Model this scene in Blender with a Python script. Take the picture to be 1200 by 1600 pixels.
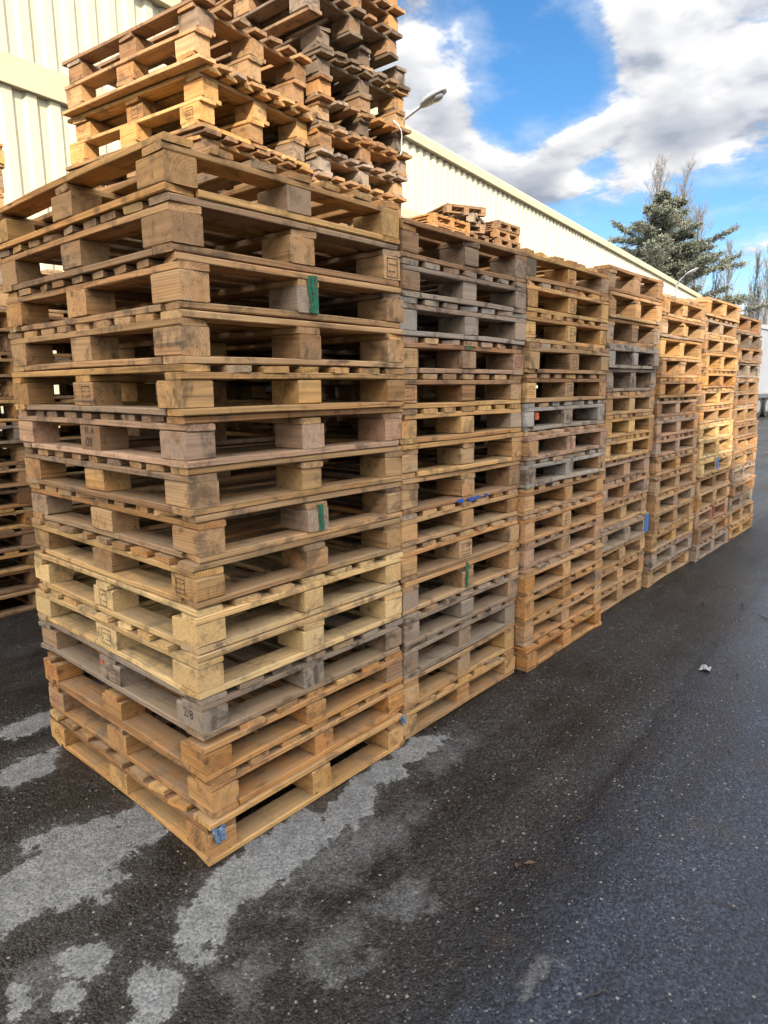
import bpy, bmesh, math, random
from mathutils import Vector, Matrix, noise as mnoise
import numpy as np

for o in list(bpy.data.objects): bpy.data.objects.remove(o)
scene = bpy.context.scene
COL = scene.collection
R = math.radians
rng = random.Random(7)

# ------------------------------------------------------------------ camera
cam_d = bpy.data.cameras.new('camera'); cam = bpy.data.objects.new('camera', cam_d); COL.objects.link(cam)
cam_d.sensor_fit = 'HORIZONTAL'; cam_d.sensor_width = 36.0; cam_d.lens = 36.0*1038.9/1200
cam_d.clip_start = 0.05; cam_d.clip_end = 2000
F = Vector((0.74002, 0.64636, -0.18601)); RT = Vector((0.65661, -0.75418, -0.00844)); UP = Vector((0.14574, 0.11589, 0.98251))
M = Matrix((RT, UP, -F)).transposed().to_4x4(); M.translation = Vector((-1.054, -1.6606, 1.5132))
cam.matrix_world = M
scene.camera = cam

# ------------------------------------------------------------------ sun, sky, exposure
SUN_TRAVEL = Vector((0.60, 0.62, -0.50)).normalized()
SUN_EL = math.asin(-SUN_TRAVEL.z); SUN_AZ = math.atan2(-SUN_TRAVEL.x, -SUN_TRAVEL.y)
sd = bpy.data.lights.new('sun', 'SUN'); sd.energy = 2.0; sd.angle = R(0.6); sd.color = (1.0, 0.90, 0.74)
sun = bpy.data.objects.new('sun', sd); COL.objects.link(sun)
sun.rotation_euler = SUN_TRAVEL.to_track_quat('-Z', 'Y').to_euler(); sun.location = (-20, -20, 30)

scene.view_settings.view_transform = 'Standard'; scene.view_settings.look = 'None'
scene.view_settings.gamma = 1.0; scene.view_settings.use_curve_mapping = False
scene.view_settings.exposure = 1.72
cy = scene.cycles; cy.max_bounces = 4; cy.diffuse_bounces = 1; cy.glossy_bounces = 2; cy.transmission_bounces = 1; cy.caustics_reflective = False; cy.caustics_refractive = False; cy.use_light_tree = False

world = bpy.data.worlds.new('World'); scene.world = world; world.use_nodes = True
wt = world.node_tree; wt.nodes.clear()

class NT:
    def __init__(s, tree): s.t = tree
    def n(s, typ, **kw):
        nd = s.t.nodes.new(typ)
        for k, v in kw.items(): setattr(nd, k, v)
        return nd
    def put(s, sock, v):
        if hasattr(v, 'is_output') or isinstance(v, bpy.types.NodeSocket): s.t.links.new(v, sock)
        else: sock.default_value = v
    def math(s, op, a, b=0.0, c=None, clamp=False):
        nd = s.n('ShaderNodeMath', operation=op, use_clamp=clamp); s.put(nd.inputs[0], a); s.put(nd.inputs[1], b)
        if c is not None: s.put(nd.inputs[2], c)
        return nd.outputs[0]
    def vm(s, op, a, b=None, out=0):
        nd = s.n('ShaderNodeVectorMath', operation=op); s.put(nd.inputs[0], a)
        if b is not None:
            if op == 'SCALE': s.put(nd.inputs['Scale'], b)
            else: s.put(nd.inputs[1], b)
        return nd.outputs['Value'] if op in ('DOT_PRODUCT', 'LENGTH', 'DISTANCE') else nd.outputs[0]
    def ramp(s, v, a, b, lo=0.0, hi=1.0, smooth=True):
        nd = s.n('ShaderNodeMapRange'); nd.interpolation_type = 'SMOOTHSTEP' if smooth else 'LINEAR'
        s.put(nd.inputs[0], v); s.put(nd.inputs[1], a); s.put(nd.inputs[2], b); s.put(nd.inputs[3], lo); s.put(nd.inputs[4], hi)
        return nd.outputs[0]
    def mix(s, f, a, b, blend='MIX'):
        nd = s.n('ShaderNodeMix', data_type='RGBA', blend_type=blend)
        s.put(nd.inputs[0], f); s.put(nd.inputs[6], a); s.put(nd.inputs[7], b); return nd.outputs[2]
    def noise(s, vec, scale, detail=3.0, rough=0.55, col=False, dist=0.0):
        nd = s.n('ShaderNodeTexNoise'); s.put(nd.inputs['Vector'], vec); s.put(nd.inputs['Scale'], scale)
        nd.inputs['Detail'].default_value = detail; nd.inputs['Roughness'].default_value = rough; nd.inputs['Distortion'].default_value = dist
        return nd.outputs['Color'] if col else nd.outputs[0]
    def voro(s, vec, scale, feature='F1', out='Distance', rand=1.0):
        nd = s.n('ShaderNodeTexVoronoi', feature=feature); s.put(nd.inputs['Vector'], vec); s.put(nd.inputs['Scale'], scale)
        nd.inputs['Randomness'].default_value = rand
        return nd.outputs[out]
    def comb(s, x, y, z):
        nd = s.n('ShaderNodeCombineXYZ'); s.put(nd.inputs[0], x); s.put(nd.inputs[1], y); s.put(nd.inputs[2], z); return nd.outputs[0]
    def sep(s, v):
        nd = s.n('ShaderNodeSeparateXYZ'); s.put(nd.inputs[0], v); return nd.outputs

def c4(c, a=1.0): return (c[0], c[1], c[2], a)

def build_world():
    g = NT(wt)
    tc = g.n('ShaderNodeTexCoord')
    d = g.vm('NORMALIZE', tc.outputs['Generated'])
    x, y, z = g.sep(d)[:3]
    zc = g.math('ADD', g.math('MAXIMUM', z, 0.0), 0.16)
    p = g.comb(g.math('DIVIDE', x, zc), g.math('DIVIDE', y, zc), 0.37)
    n1 = g.noise(p, 3.5, 6, 0.60)
    n2 = g.noise(g.vm('ADD', p, (-0.06, -0.06, 0.03)), 3.5, 3, 0.5)
    # where the gaps and banks of this sky lie
    bias = None
    for (v, cw, amt) in CLOUD_LOBES:
        dt = g.vm('DOT_PRODUCT', d, tuple(Vector(v).normalized()))
        b = g.ramp(dt, math.cos(R(cw)), 1.0, 0.0, amt)
        bias = b if bias is None else g.math('ADD', bias, b)
    dens = g.math('ADD', n1, bias)
    mask = g.ramp(dens, 0.43, 0.585)
    veil = g.math('MULTIPLY', g.ramp(dens, 0.26, 0.52), 0.28)
    mask = g.math('MAXIMUM', mask, veil)
    lit = g.math('ADD', g.math('MULTIPLY', g.math('SUBTRACT', n1, n2), 3.6), 0.60, clamp=True)
    thick = g.ramp(dens, 0.60, 0.86)
    lit = g.math('MULTIPLY', lit, g.math('SUBTRACT', 1.0, g.math('MULTIPLY', thick, 0.75)))
    ccol = g.mix(lit, (0.74, 0.84, 1.05, 1), (2.12, 2.12, 2.14, 1))
    # cloud scatters light forward: brighter towards the sun, boosted out of view as fill light
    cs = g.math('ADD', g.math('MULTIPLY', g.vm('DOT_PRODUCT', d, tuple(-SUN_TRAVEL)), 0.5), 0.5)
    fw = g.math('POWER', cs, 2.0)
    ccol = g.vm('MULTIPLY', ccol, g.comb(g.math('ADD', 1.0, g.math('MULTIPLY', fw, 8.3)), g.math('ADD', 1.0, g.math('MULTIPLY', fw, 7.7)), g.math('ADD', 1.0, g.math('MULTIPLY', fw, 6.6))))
    sky = g.n('ShaderNodeTexSky', sky_type='NISHITA'); sky.sun_disc = False
    sky.sun_elevation = SUN_EL; sky.sun_rotation = SUN_AZ; sky.altitude = 200; sky.air_density = 1.0; sky.dust_density = 0.6; sky.ozone_density = 2.0
    hs = g.n('ShaderNodeHueSaturation'); hs.inputs['Saturation'].default_value = 1.30; hs.inputs['Value'].default_value = 0.46; g.put(hs.inputs['Color'], sky.outputs[0])
    up = g.ramp(z, -0.02, 0.03)
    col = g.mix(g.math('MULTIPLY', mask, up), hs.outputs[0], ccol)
    world.cycles.sampling_method = 'NONE'
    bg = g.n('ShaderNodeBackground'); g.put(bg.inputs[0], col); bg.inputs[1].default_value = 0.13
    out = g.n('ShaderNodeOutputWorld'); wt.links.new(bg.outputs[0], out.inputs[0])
# direction, half angle in degrees, amount (negative: a gap of blue sky; positive: a bank of cloud)
CLOUD_LOBES = [((0.787, 0.456, 0.417), 8, -0.22), ((0.816, 0.456, 0.355), 6, -0.14), ((0.834, 0.41, 0.37), 4, -0.06), ((0.896, 0.391, 0.212), 6, -0.2), ((0.953, 0.238, 0.186), 7, -0.22), ((0.927, 0.315, 0.205), 5, -0.1), ((0.896, 0.253, 0.365), 9, 0.12), ((0.902, 0.3, 0.311), 7, 0.05), ((0.779, 0.562, 0.279), 6, 0.09), ((0.817, 0.497, 0.294), 6, 0.1), ((0.856, 0.434, 0.282), 6, 0.11), ((0.886, 0.363, 0.289), 6, 0.1), ((0.921, 0.294, 0.256), 6, 0.07), ((0.944, 0.227, 0.241), 6, 0.06), ((0.838, 0.37, 0.401), 4, 0.13), ((0.738, 0.544, 0.399), 6, 0.08), ((0.968, 0.212, 0.132), 4, 0.14)]
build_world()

# ------------------------------------------------------------------ helpers
def tag(o, label=None, cat=None, group=None, kind=None):
    if label: o['label'] = label
    if cat: o['category'] = cat
    if group: o['group'] = group
    if kind: o['kind'] = kind
    return o
def link(o, parent=None):
    COL.objects.link(o)
    if parent: o.parent = parent
    return o
def empty(name, loc=(0, 0, 0), rz=0.0):
    o = bpy.data.objects.new(name, None); o.empty_display_size = 0.05; o.location = loc; o.rotation_euler = (0, 0, rz); return link(o)
def mesh_obj(name, me, parent=None, loc=(0, 0, 0), rot=(0, 0, 0), color=None):
    o = bpy.data.objects.new(name, me); o.location = loc; o.rotation_euler = rot
    if color: o.color = color
    return link(o, parent)
def pydata(name, v, f, mat, smooth=False):
    me = bpy.data.meshes.new(name); me.from_pydata(v, [], f)
    if mat: me.materials.append(mat)
    if smooth: me.polygons.foreach_set('use_smooth', [True]*len(me.polygons))
    me.update(); return me
class MB:
    """collects plain shapes into one mesh"""
    def __init__(s): s.v = []; s.f = []
    def add(s, v, f):
        k = len(s.v); s.v += [tuple(p) for p in v]; s.f += [tuple(i+k for i in q) for q in f]
    def box(s, x0, x1, y0, y1, z0, z1):
        s.add([(x0,y0,z0),(x1,y0,z0),(x1,y1,z0),(x0,y1,z0),(x0,y0,z1),(x1,y0,z1),(x1,y1,z1),(x0,y1,z1)],
              [(0,3,2,1),(4,5,6,7),(0,1,5,4),(1,2,6,5),(2,3,7,6),(3,0,4,7)])
    def tube(s, pts, rad, n=6, cap=True):
        pts = [Vector(p) for p in pts]; rings = []
        k0 = len(s.v)
        for i, p in enumerate(pts):
            t = (pts[min(i+1, len(pts)-1)] - pts[max(i-1, 0)]).normalized()
            a = t.orthogonal().normalized() if i == 0 else (prev - t*prev.dot(t)).normalized()
            prev = a; b = t.cross(a); r = rad[i] if isinstance(rad, (list, tuple)) else rad
            for j in range(n):
                an = 2*math.pi*j/n; s.v.append(tuple(p + (a*math.cos(an) + b*math.sin(an))*r))
        for i in range(len(pts)-1):
            for j in range(n):
                s.f.append((k0+i*n+j, k0+i*n+(j+1) % n, k0+(i+1)*n+(j+1) % n, k0+(i+1)*n+j))
        if cap:
            s.f.append(tuple(k0+j for j in reversed(range(n)))); s.f.append(tuple(k0+(len(pts)-1)*n+j for j in range(n)))
    def build(s, name, mat, parent=None, smooth=False, loc=(0,0,0), color=None):
        return mesh_obj(name, pydata(name, s.v, s.f, mat, smooth), parent, loc, color=color)

# ------------------------------------------------------------------ materials
def new_mat(name):
    m = bpy.data.materials.new(name); m.use_nodes = True; m.node_tree.nodes.clear()
    g = NT(m.node_tree); b = g.n('ShaderNodeBsdfPrincipled'); o = g.n('ShaderNodeOutputMaterial'); m.node_tree.links.new(b.outputs[0], o.inputs[0])
    return m, g, b
def plain(name, col, rough=0.6, metal=0.0, var=0.15, scale=8.0, bump=0.0):
    m, g, b = new_mat(name)
    tc = g.n('ShaderNodeTexCoord')
    n = g.noise(tc.outputs['Object'], scale, 4, 0.6)
    k = g.ramp(n, 0.25, 0.75, 1-var, 1+var, smooth=False)
    g.put(b.inputs['Base Color'], g.vm('SCALE', c4(col)[:3], k)); b.inputs['Roughness'].default_value = rough; b.inputs['Metallic'].default_value = metal
    if bump:
        bp = g.n('ShaderNodeBump'); bp.inputs['Strength'].default_value = bump; bp.inputs['Distance'].default_value = 0.004
        g.put(bp.inputs['Height'], g.noise(tc.outputs['Object'], scale*6, 3)); g.put(b.inputs['Normal'], bp.outputs[0])
    return m

def wood_material(name, chip=False):
    m, g, b = new_mat(name)
    tc = g.n('ShaderNodeTexCoord'); oi = g.n('ShaderNodeObjectInfo'); geo = g.n('ShaderNodeNewGeometry')
    P = tc.outputs['Object']; rnd = oi.outputs['Random']; W = geo.outputs['Position']
    off = g.comb(g.math('MULTIPLY', rnd, 37.0), g.math('MULTIPLY', rnd, 91.0), g.math('MULTIPLY', rnd, 53.0))
    base = oi.outputs['Color']; wear = oi.outputs['Alpha']
    if chip:
        Pn = g.vm('ADD', P, off)
        cells = g.voro(g.vm('MULTIPLY', Pn, (1.0, 1.0, 1.6)), 150.0, out='Color')
        v = g.sep(cells)[0]
        fine = g.noise(Pn, 260.0, 2)
        k = g.math('ADD', g.math('MULTIPLY', v, 0.26), g.math('MULTIPLY', fine, 0.18)); k = g.math('ADD', k, 0.76)
        col = g.vm('SCALE', base, k); hgt = v; streak = fine
        bstr = 0.35
    else:
        yc = g.math('MULTIPLY', g.math('SUBTRACT', g.math('FRACT', g.math('MULTIPLY', rnd, 7.13)), 0.5), 0.13)
        zc = g.math('SUBTRACT', g.math('MULTIPLY', g.math('FRACT', g.math('MULTIPLY', rnd, 13.7)), 0.14), 0.11)
        x, y, z = g.sep(P)[:3]
        Pl = g.vm('ADD', g.vm('MULTIPLY', P, (2.2, 11.0, 11.0)), off)
        wv = g.vm('SCALE', g.vm('SUBTRACT', g.noise(Pl, 1.0, 1, 0.5, col=True), (0.5, 0.5, 0.5)), 0.030)
        wx, wy, wz = g.sep(wv)[:3]
        yy = g.math('ADD', g.math('SUBTRACT', y, yc), wy); zz = g.math('ADD', g.math('SUBTRACT', z, zc), wz)
        r = g.math('SQRT', g.math('ADD', g.math('MULTIPLY', yy, yy), g.math('MULTIPLY', zz, zz)))
        ring = g.math('ADD', g.math('MULTIPLY', g.math('SINE', g.math('MULTIPLY', r, 2*math.pi/0.0090)), 0.5), 0.5)
        ring = g.math('POWER', ring, 1.8)
        streak = g.noise(g.vm('ADD', g.vm('MULTIPLY', P, (1.8, 46.0, 46.0)), off), 1.0, 3, 0.6)
        heart = g.noise(g.vm('ADD', g.vm('MULTIPLY', P, (1.2, 9.0, 9.0)), off), 1.0, 0)
        k = g.math('ADD', 0.36, g.math('MULTIPLY', streak, 1.22)); k = g.math('SUBTRACT', k, g.math('MULTIPLY', ring, g.math('MULTIPLY', heart, 0.42)))
        k = g.math('MULTIPLY', k, g.ramp(streak, 0.60, 0.70, 1.0, 0.62))
        k = g.math('MULTIPLY', k, g.ramp(streak, 0.28, 0.36, 0.72, 1.0))
        col = g.vm('SCALE', base, k)
        # sapwood and heartwood
        col = g.mix(g.ramp(heart, 0.45, 0.72, 0.0, 0.42), col, g.mix(1.0, col, (1.02, 0.76, 0.54, 1), 'MULTIPLY'))
        # knots
        kd = g.voro(g.vm('ADD', g.vm('MULTIPLY', P, (4.2, 9.5, 9.5)), off), 1.0)
        knot = g.ramp(kd, 0.07, 0.15, 1.0, 0.0)
        col = g.mix(g.math('MULTIPLY', knot, 0.75), col, (0.13, 0.065, 0.028, 1))
        hgt = g.math('ADD', g.math('MULTIPLY', streak, 0.8), g.math('MULTIPLY', ring, 0.25)); bstr = 0.42
    # weathering: silvery grey by patches, more of it on worn pieces
    wn = g.noise(W, 5.0, 2, 0.62); wn2 = g.noise(g.vm('ADD', P, off), 8.0, 3, 0.65)
    wf = g.math('MULTIPLY', wear, g.ramp(g.math('ADD', g.math('MULTIPLY', wn, 0.45), g.math('MULTIPLY', wn2, 0.55)), 0.30, 0.66, 0.25, 1.0))
    grey = g.vm('SCALE', (0.305, 0.242, 0.182), g.math('ADD', 0.55, g.math('MULTIPLY', streak, 0.9)))
    col = g.mix(g.math('MULTIPLY', wf, 0.90), col, grey)
    # dirt and dark stains
    dn = g.noise(g.vm('ADD', W, g.vm('SCALE', off, 0.3)), 9.0, 4, 0.70, dist=0.5)
    df = g.math('MULTIPLY', g.ramp(dn, 0.495, 0.67), g.math('ADD', 0.50, g.math('MULTIPLY', wear, 0.45)))
    col = g.mix(df, col, (0.050, 0.040, 0.033, 1))
    # boards that people and forks have trodden: dust on what lies flat
    nz = g.sep(geo.outputs['Normal'])[2]
    dust = g.math('MULTIPLY', g.ramp(nz, 0.6, 0.95), g.ramp(wn2, 0.35, 0.65, 0.15, 0.55))
    col = g.mix(dust, col, (0.33, 0.250, 0.165, 1))
    g.put(b.inputs['Base Color'], col)
    b.inputs['Roughness'].default_value = 0.78; b.inputs['Specular IOR Level'].default_value = 0.25
    bp = g.n('ShaderNodeBump'); bp.inputs['Strength'].default_value = bstr; bp.inputs['Distance'].default_value = 0.0025
    g.put(bp.inputs['Height'], hgt); g.put(b.inputs['Normal'], bp.outputs[0])
    return m
WOOD = wood_material('pallet_wood'); CHIP = wood_material('pressed_wood_block', chip=True)

GREEN = plain('green_paint', (0.012, 0.19, 0.085), 0.6, var=0.35, scale=60)
BLUE = plain('blue_plastic', (0.035, 0.16, 0.42), 0.45, var=0.3, scale=50)
SLATE = plain('slate_blue_wrap', (0.14, 0.22, 0.34), 0.4, var=0.4, scale=60)
ORANGE = plain('orange_paint', (0.60, 0.12, 0.03), 0.6, var=0.3, scale=60)
def spray(name, col, cover=0.42):
    m, g, b = new_mat(name); tc = g.n('ShaderNodeTexCoord')
    n = g.noise(tc.outputs['Object'], 70.0, 5, 0.7); n2 = g.noise(g.vm('MULTIPLY', tc.outputs['Object'], (1.0, 0.25, 1.0)), 190.0, 2)
    g.put(b.inputs['Base Color'], g.vm('SCALE', col, g.ramp(n2, .3, .7, .7, 1.25))); b.inputs['Roughness'].default_value = .7
    g.put(b.inputs['Alpha'], g.ramp(g.math('ADD', g.math('MULTIPLY', n, .6), g.math('MULTIPLY', n2, .4)), cover-.08, cover+.06))
    return m
GREEN = spray('green_paint', (0.012, 0.130, 0.062), .455); ORANGE = spray('orange_paint', (0.55, 0.11, 0.03)); BLUEP = spray('blue_paint', (0.02, 0.10, 0.42))
INK = plain('stamp_ink', (0.035, 0.026, 0.022), 0.8, var=0.5, scale=120)
REDINK = plain('red_stamp_ink', (0.26, 0.055, 0.04), 0.8, var=0.4, scale=120)
WHITE = plain('white_paper', (0.72, 0.72, 0.70), 0.6, var=0.12, scale=30)
STEEL = plain('galvanised_steel', (0.42, 0.43, 0.44), 0.42, 0.7, var=0.15, scale=12)

# ------------------------------------------------------------------ ground
def ground_material():
    m, g, b = new_mat('wet_asphalt')
    geo = g.n('ShaderNodeNewGeometry'); W = geo.outputs['Position']
    def blobs(ells):
        acc = None
        for (cx, cy, a, bb) in ells:
            A = np.array([[a[0], bb[0]], [a[1], bb[1]]]); I = np.linalg.inv(A)
            dlt = g.vm('SUBTRACT', W, (cx, cy, 0.0))
            uu = g.vm('DOT_PRODUCT', dlt, (float(I[0, 0]), float(I[0, 1]), 0.0)); vv = g.vm('DOT_PRODUCT', dlt, (float(I[1, 0]), float(I[1, 1]), 0.0))
            ln = g.math('SQRT', g.math('ADD', g.math('MULTIPLY', uu, uu), g.math('MULTIPLY', vv, vv)))
            val = g.math('SUBTRACT', 1.0, ln)
            acc = val if acc is None else g.math('MAXIMUM', acc, val)
        return acc
    W0 = W; wj = g.vm('SUBTRACT', g.noise(W, 11.0, 5, 0.65, col=True), (0.5, 0.5, 0.5)); W = g.vm('ADD', W, g.vm('MULTIPLY', wj, (0.21, 0.21, 0.0))); wk = g.vm('SUBTRACT', g.noise(W0, 42.0, 3, 0.6, col=True), (0.5, 0.5, 0.5)); W = g.vm('ADD', W, g.vm('MULTIPLY', wk, (0.045, 0.045, 0.0)))
    e1 = g.noise(W0, 5.5, 6, 0.68); e2 = g.noise(W, 38.0, 3, 0.6)
    edge = g.math('ADD', g.math('MULTIPLY', g.math('SUBTRACT', e1, 0.5), 2.5), g.math('MULTIPLY', g.math('SUBTRACT', e2, 0.5), 0.35))
    dsum = g.math('ADD', blobs(DRY), edge)
    dry = g.math('MAXIMUM', g.math('MULTIPLY', g.ramp(dsum, 0.06, 0.20), g.ramp(g.noise(W0, 17.0, 5, 0.7), 0.22, 0.48, 0.60, 1.0)), g.ramp(dsum, -0.55, 0.30, 0.0, 0.16))
    faint = g.math('MULTIPLY', g.ramp(g.math('ADD', blobs(FAINT), g.math('MULTIPLY', edge, 1.2)), 0.05, 0.85), 0.34)
    dryf = g.math('MAXIMUM', dry, faint)
    W = W0
    # aggregate
    ag = g.voro(W, 150.0, out='Color'); agv = g.sep(ag)[0]; agd = g.voro(W, 150.0)
    big = g.voro(W, 62.0, out='Color'); bigv, bigw, _ = g.sep(big)[:3]; bigd = g.voro(W, 62.0)
    med = g.noise(W, 2.2, 5, 0.6); lo = g.noise(W, 0.55, 4, 0.55)
    # the newer strip on the lane side: smoother, the sky's blue sheen put into its colour
    side = g.vm('DOT_PRODUCT', g.vm('SUBTRACT', W, (STRIP[0], STRIP[1], 0.0)), (STRIP[2], STRIP[3], 0.0))
    side = g.ramp(g.math('ADD', side, g.math('MULTIPLY', g.math('SUBTRACT', g.noise(W, 4.0, 5, 0.65), 0.5), 0.42)), -0.14, 0.20)
    wetA = g.mix(g.math('POWER', agv, 1.6), (0.0045, 0.0045, 0.0047, 1), (0.046, 0.042, 0.040, 1))
    wetB = g.mix(g.math('POWER', agv, 1.5), (0.007, 0.009, 0.015, 1), (0.040, 0.048, 0.068, 1))
    wet = g.mix(side, wetA, wetB)
    wet = g.vm('SCALE', wet, g.ramp(med, 0.3, 0.7, 0.72, 1.35))
    # seam between the two lays, cracks and old tyre tracks along the lane
    sl = g.vm('DOT_PRODUCT', g.vm('SUBTRACT', W, (STRIP[0], STRIP[1], 0.0)), (STRIP[2], STRIP[3], 0.0))
    sl = g.math('ADD', sl, g.math('MULTIPLY', g.math('SUBTRACT', g.noise(W, 6.0, 5, 0.7), 0.5), 0.16))
    seam = g.math('MULTIPLY', g.ramp(g.math('ABSOLUTE', sl), 0.0, 0.035, 1.0, 0.0), g.ramp(g.noise(W, 2.3, 3, 0.6), 0.35, 0.6))
    wet = g.mix(g.math('MULTIPLY', seam, 0.8), wet, (0.006, 0.006, 0.007, 1))
    ck = g.math('ABSOLUTE', g.math('SUBTRACT', g.noise(g.vm('MULTIPLY', W, (0.55, 1.5, 1.0)), 1.15, 6, 0.62), 0.5))
    crack = g.math('MULTIPLY', g.ramp(ck, 0.0, 0.0045, 1.0, 0.0), g.ramp(g.noise(W, 0.8, 2, 0.5), 0.48, 0.60))
    wet = g.mix(g.math('MULTIPLY', crack, 0.85), wet, (0.005, 0.005, 0.005, 1))
    trk = g.noise(g.vm('MULTIPLY', W, (0.22, 3.2, 1.0)), 1.0, 4, 0.6)
    wet = g.vm('SCALE', wet, g.ramp(trk, 0.35, 0.65, 0.66, 1.30))
    # brown grit collecting in the low spots
    wet = g.mix(g.math('MULTIPLY', g.ramp(g.noise(W, 3.1, 6, 0.7), 0.55, 0.72), 0.55), wet, (0.040, 0.029, 0.022, 1))
    # pale stones
    stone = g.math('MULTIPLY', g.ramp(bigv, 0.945, 0.96), g.ramp(bigd, 0.22, 0.34, 1.0, 0.0))
    wet = g.mix(g.math('MULTIPLY', stone, 0.85), wet, (0.26, 0.245, 0.22, 1))
    s2 = g.math('MULTIPLY', g.ramp(agv, 0.94, 0.96), g.ramp(agd, 0.25, 0.4, 1.0, 0.0))
    wet = g.mix(g.math('MULTIPLY', s2, 0.7), wet, (0.22, 0.21, 0.20, 1))
    dc = g.mix(agv, (0.115, 0.117, 0.117, 1), (0.265, 0.266, 0.262, 1))
    dc = g.vm('SCALE', dc, g.ramp(g.noise(W, 14.0, 4, 0.65), 0.3, 0.7, 0.80, 1.16))
    col = g.mix(dryf, wet, dc)
    g.put(b.inputs['Base Color'], col)
    rw = g.mix(side, (0.45, 0.5, 0.5, 1), (0.33, 0.4, 0.4, 1))
    rw = g.vm('SCALE', rw, g.ramp(g.math('ADD', g.math('MULTIPLY', lo, 0.5), g.math('MULTIPLY', trk, 0.5)), 0.35, 0.65, 0.58, 1.30))
    rr = g.mix(dryf, rw, (0.92, 0.92, 0.92, 1))
    g.put(b.inputs['Roughness'], g.sep(rr)[0])
    b.inputs['Specular IOR Level'].default_value = 0.5
    h = g.math('ADD', g.math('MULTIPLY', g.math('SUBTRACT', 1.0, agd), 0.6), g.math('MULTIPLY', g.math('SUBTRACT', 1.0, bigd), 0.5))
    h = g.math('ADD', h, g.math('MULTIPLY', med, 1.6))
    bp = g.n('ShaderNodeBump'); bp.inputs['Distance'].default_value = 0.006
    g.put(bp.inputs['Strength'], g.math('SUBTRACT', 0.62, g.math('MULTIPLY', side, 0.32)))
    g.put(bp.inputs['Height'], h); g.put(b.inputs['Normal'], bp.outputs[0])
    return m
DRY = [(-0.293, 0.367, (0.263, -0.013), (-0.044, -0.218)), (-0.469, 0.361, (0.137, -0.015), (-0.032, -0.157)), (0.155, -0.104, (0.329, 0.05), (-0.028, -0.118)), (-0.127, -0.155, (0.131, 0.022), (-0.053, -0.137)), (0.503, -0.118, (0.227, 0.027), (-0.035, -0.087)), (0.857, -0.067, (0.337, 0.001), (-0.039, -0.082)), (-0.361, -0.26, (0.091, 0.011), (-0.011, -0.101)), (-0.436, -0.03, (0.08, -0.013), (-0.003, -0.072)), (-0.517, -0.117, (0.046, -0.013), (-0.007, -0.055)), (-0.589, -0.005, (0.03, 0.022), (-0.001, -0.054)), (0.031, 1.422, (0.232, -0.083), (-0.018, -0.079)), (-0.154, 1.055, (0.162, 0.018), (-0.018, -0.103)), (-0.059, 0.388, (0.13, 0.016), (-0.029, -0.145)), (-0.094, 1.418, (0.151, -0.073), (-0.012, -0.07))]
FAINT = [(0.329, -0.271, (0.463, -0.024), (-0.006, -0.174)), (0.031, -0.512, (0.2, -0.061), (-0.027, -0.122)), (1.024, -0.188, (0.282, -0.008), (-0.044, -0.095)), (-0.145, -0.401, (0.175, -0.009), (-0.039, -0.126)), (0.313, -0.556, (0.163, -0.025), (-0.021, -0.089)), (-0.529, -0.013, (0.124, 0.01), (-0.005, -0.159)), (0.322, -0.997, (0.1, -0.004), (-0.014, -0.036)), (0.323, -0.644, (0.057, -0.005), (-0.016, -0.04)), (-0.04, -0.584, (0.052, -0.007), (-0.003, -0.031)), (0.071, -0.63, (0.065, -0.012), (-0.009, -0.033))]
STRIP = (1.773, -0.751, 0.05, -0.999)
GROUND = ground_material()
gm = MB(); gm.add([(-260, -260, 0), (400, -260, 0), (400, 300, 0), (-260, 300, 0)], [(0, 1, 2, 3)])
tag(gm.build('ground', GROUND), kind='structure')

# ------------------------------------------------------------------ buildings
CREAM = None
def cream_material():
    m, g, b = new_mat('cream_sheet_metal')
    geo = g.n('ShaderNodeNewGeometry'); W = geo.outputs['Position']
    st = g.noise(g.vm('MULTIPLY', W, (5.0, 5.0, 0.35)), 1.0, 5, 0.6)
    col = g.mix(g.ramp(st, 0.35, 0.75, 0.0, 0.55), (0.66, 0.595, 0.415, 1), (0.55, 0.485, 0.335, 1))
    g.put(b.inputs['Base Color'], col); b.inputs['Roughness'].default_value = 0.5
    return m
CREAM = cream_material(); CREAM2 = plain('cream_trim', (0.52, 0.455, 0.305), 0.5, var=0.08, scale=2)
ROOFM = plain('grey_roof_sheet', (0.30, 0.30, 0.30), 0.6, var=0.1, scale=1)
wh = empty('warehouse', (10.8, 8.0, 0), math.atan(0.112))
tag(wh, 'long cream warehouse with vertical ribbed metal cladding behind the pallets', 'building')
def ribbed(x0, x1, z0, z1, pitch=0.29, dep=0.045):
    v = []; f = []; x = x0; prof = [(0, 0), (0.34, 0), (0.46, -dep), (0.86, -dep), (1.0, 0)]
    xs = []
    while x < x1:
        for (a, dy) in prof[:-1]: xs.append((x + a*pitch, dy))
        x += pitch
    for (a, dy) in xs: v += [(a, dy, z0), (a, dy, z1)]
    for i in range(len(xs)-1): f.append((2*i, 2*i+2, 2*i+3, 2*i+1))
    return v, f
ZR = 6.66
v, f = ribbed(-24, 33.4, 0.45, 4.93); mesh_obj('lower_cladding', pydata('lower_cladding', v, f, CREAM), wh)
v, f = ribbed(-24, 33.4, 5.22, ZR); mesh_obj('upper_cladding', pydata('upper_cladding', v, f, CREAM), wh, loc=(0, -0.01, 0))
b_ = MB(); b_.box(-24, 33.4, -0.10, 0.02, 4.915, 5.235); b_.build('rail_band', CREAM2, wh)
b_ = MB(); b_.box(-24, 33.5, -0.02, 0.1, 0, 0.46); b_.build('plinth', plain('concrete_plinth', (0.33, 0.32, 0.30), 0.9), wh)
b_ = MB(); b_.box(-24.1, 33.6, -0.16, 0.04, ZR-0.05, ZR+0.12); b_.build('gutter', CREAM2, wh)
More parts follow.
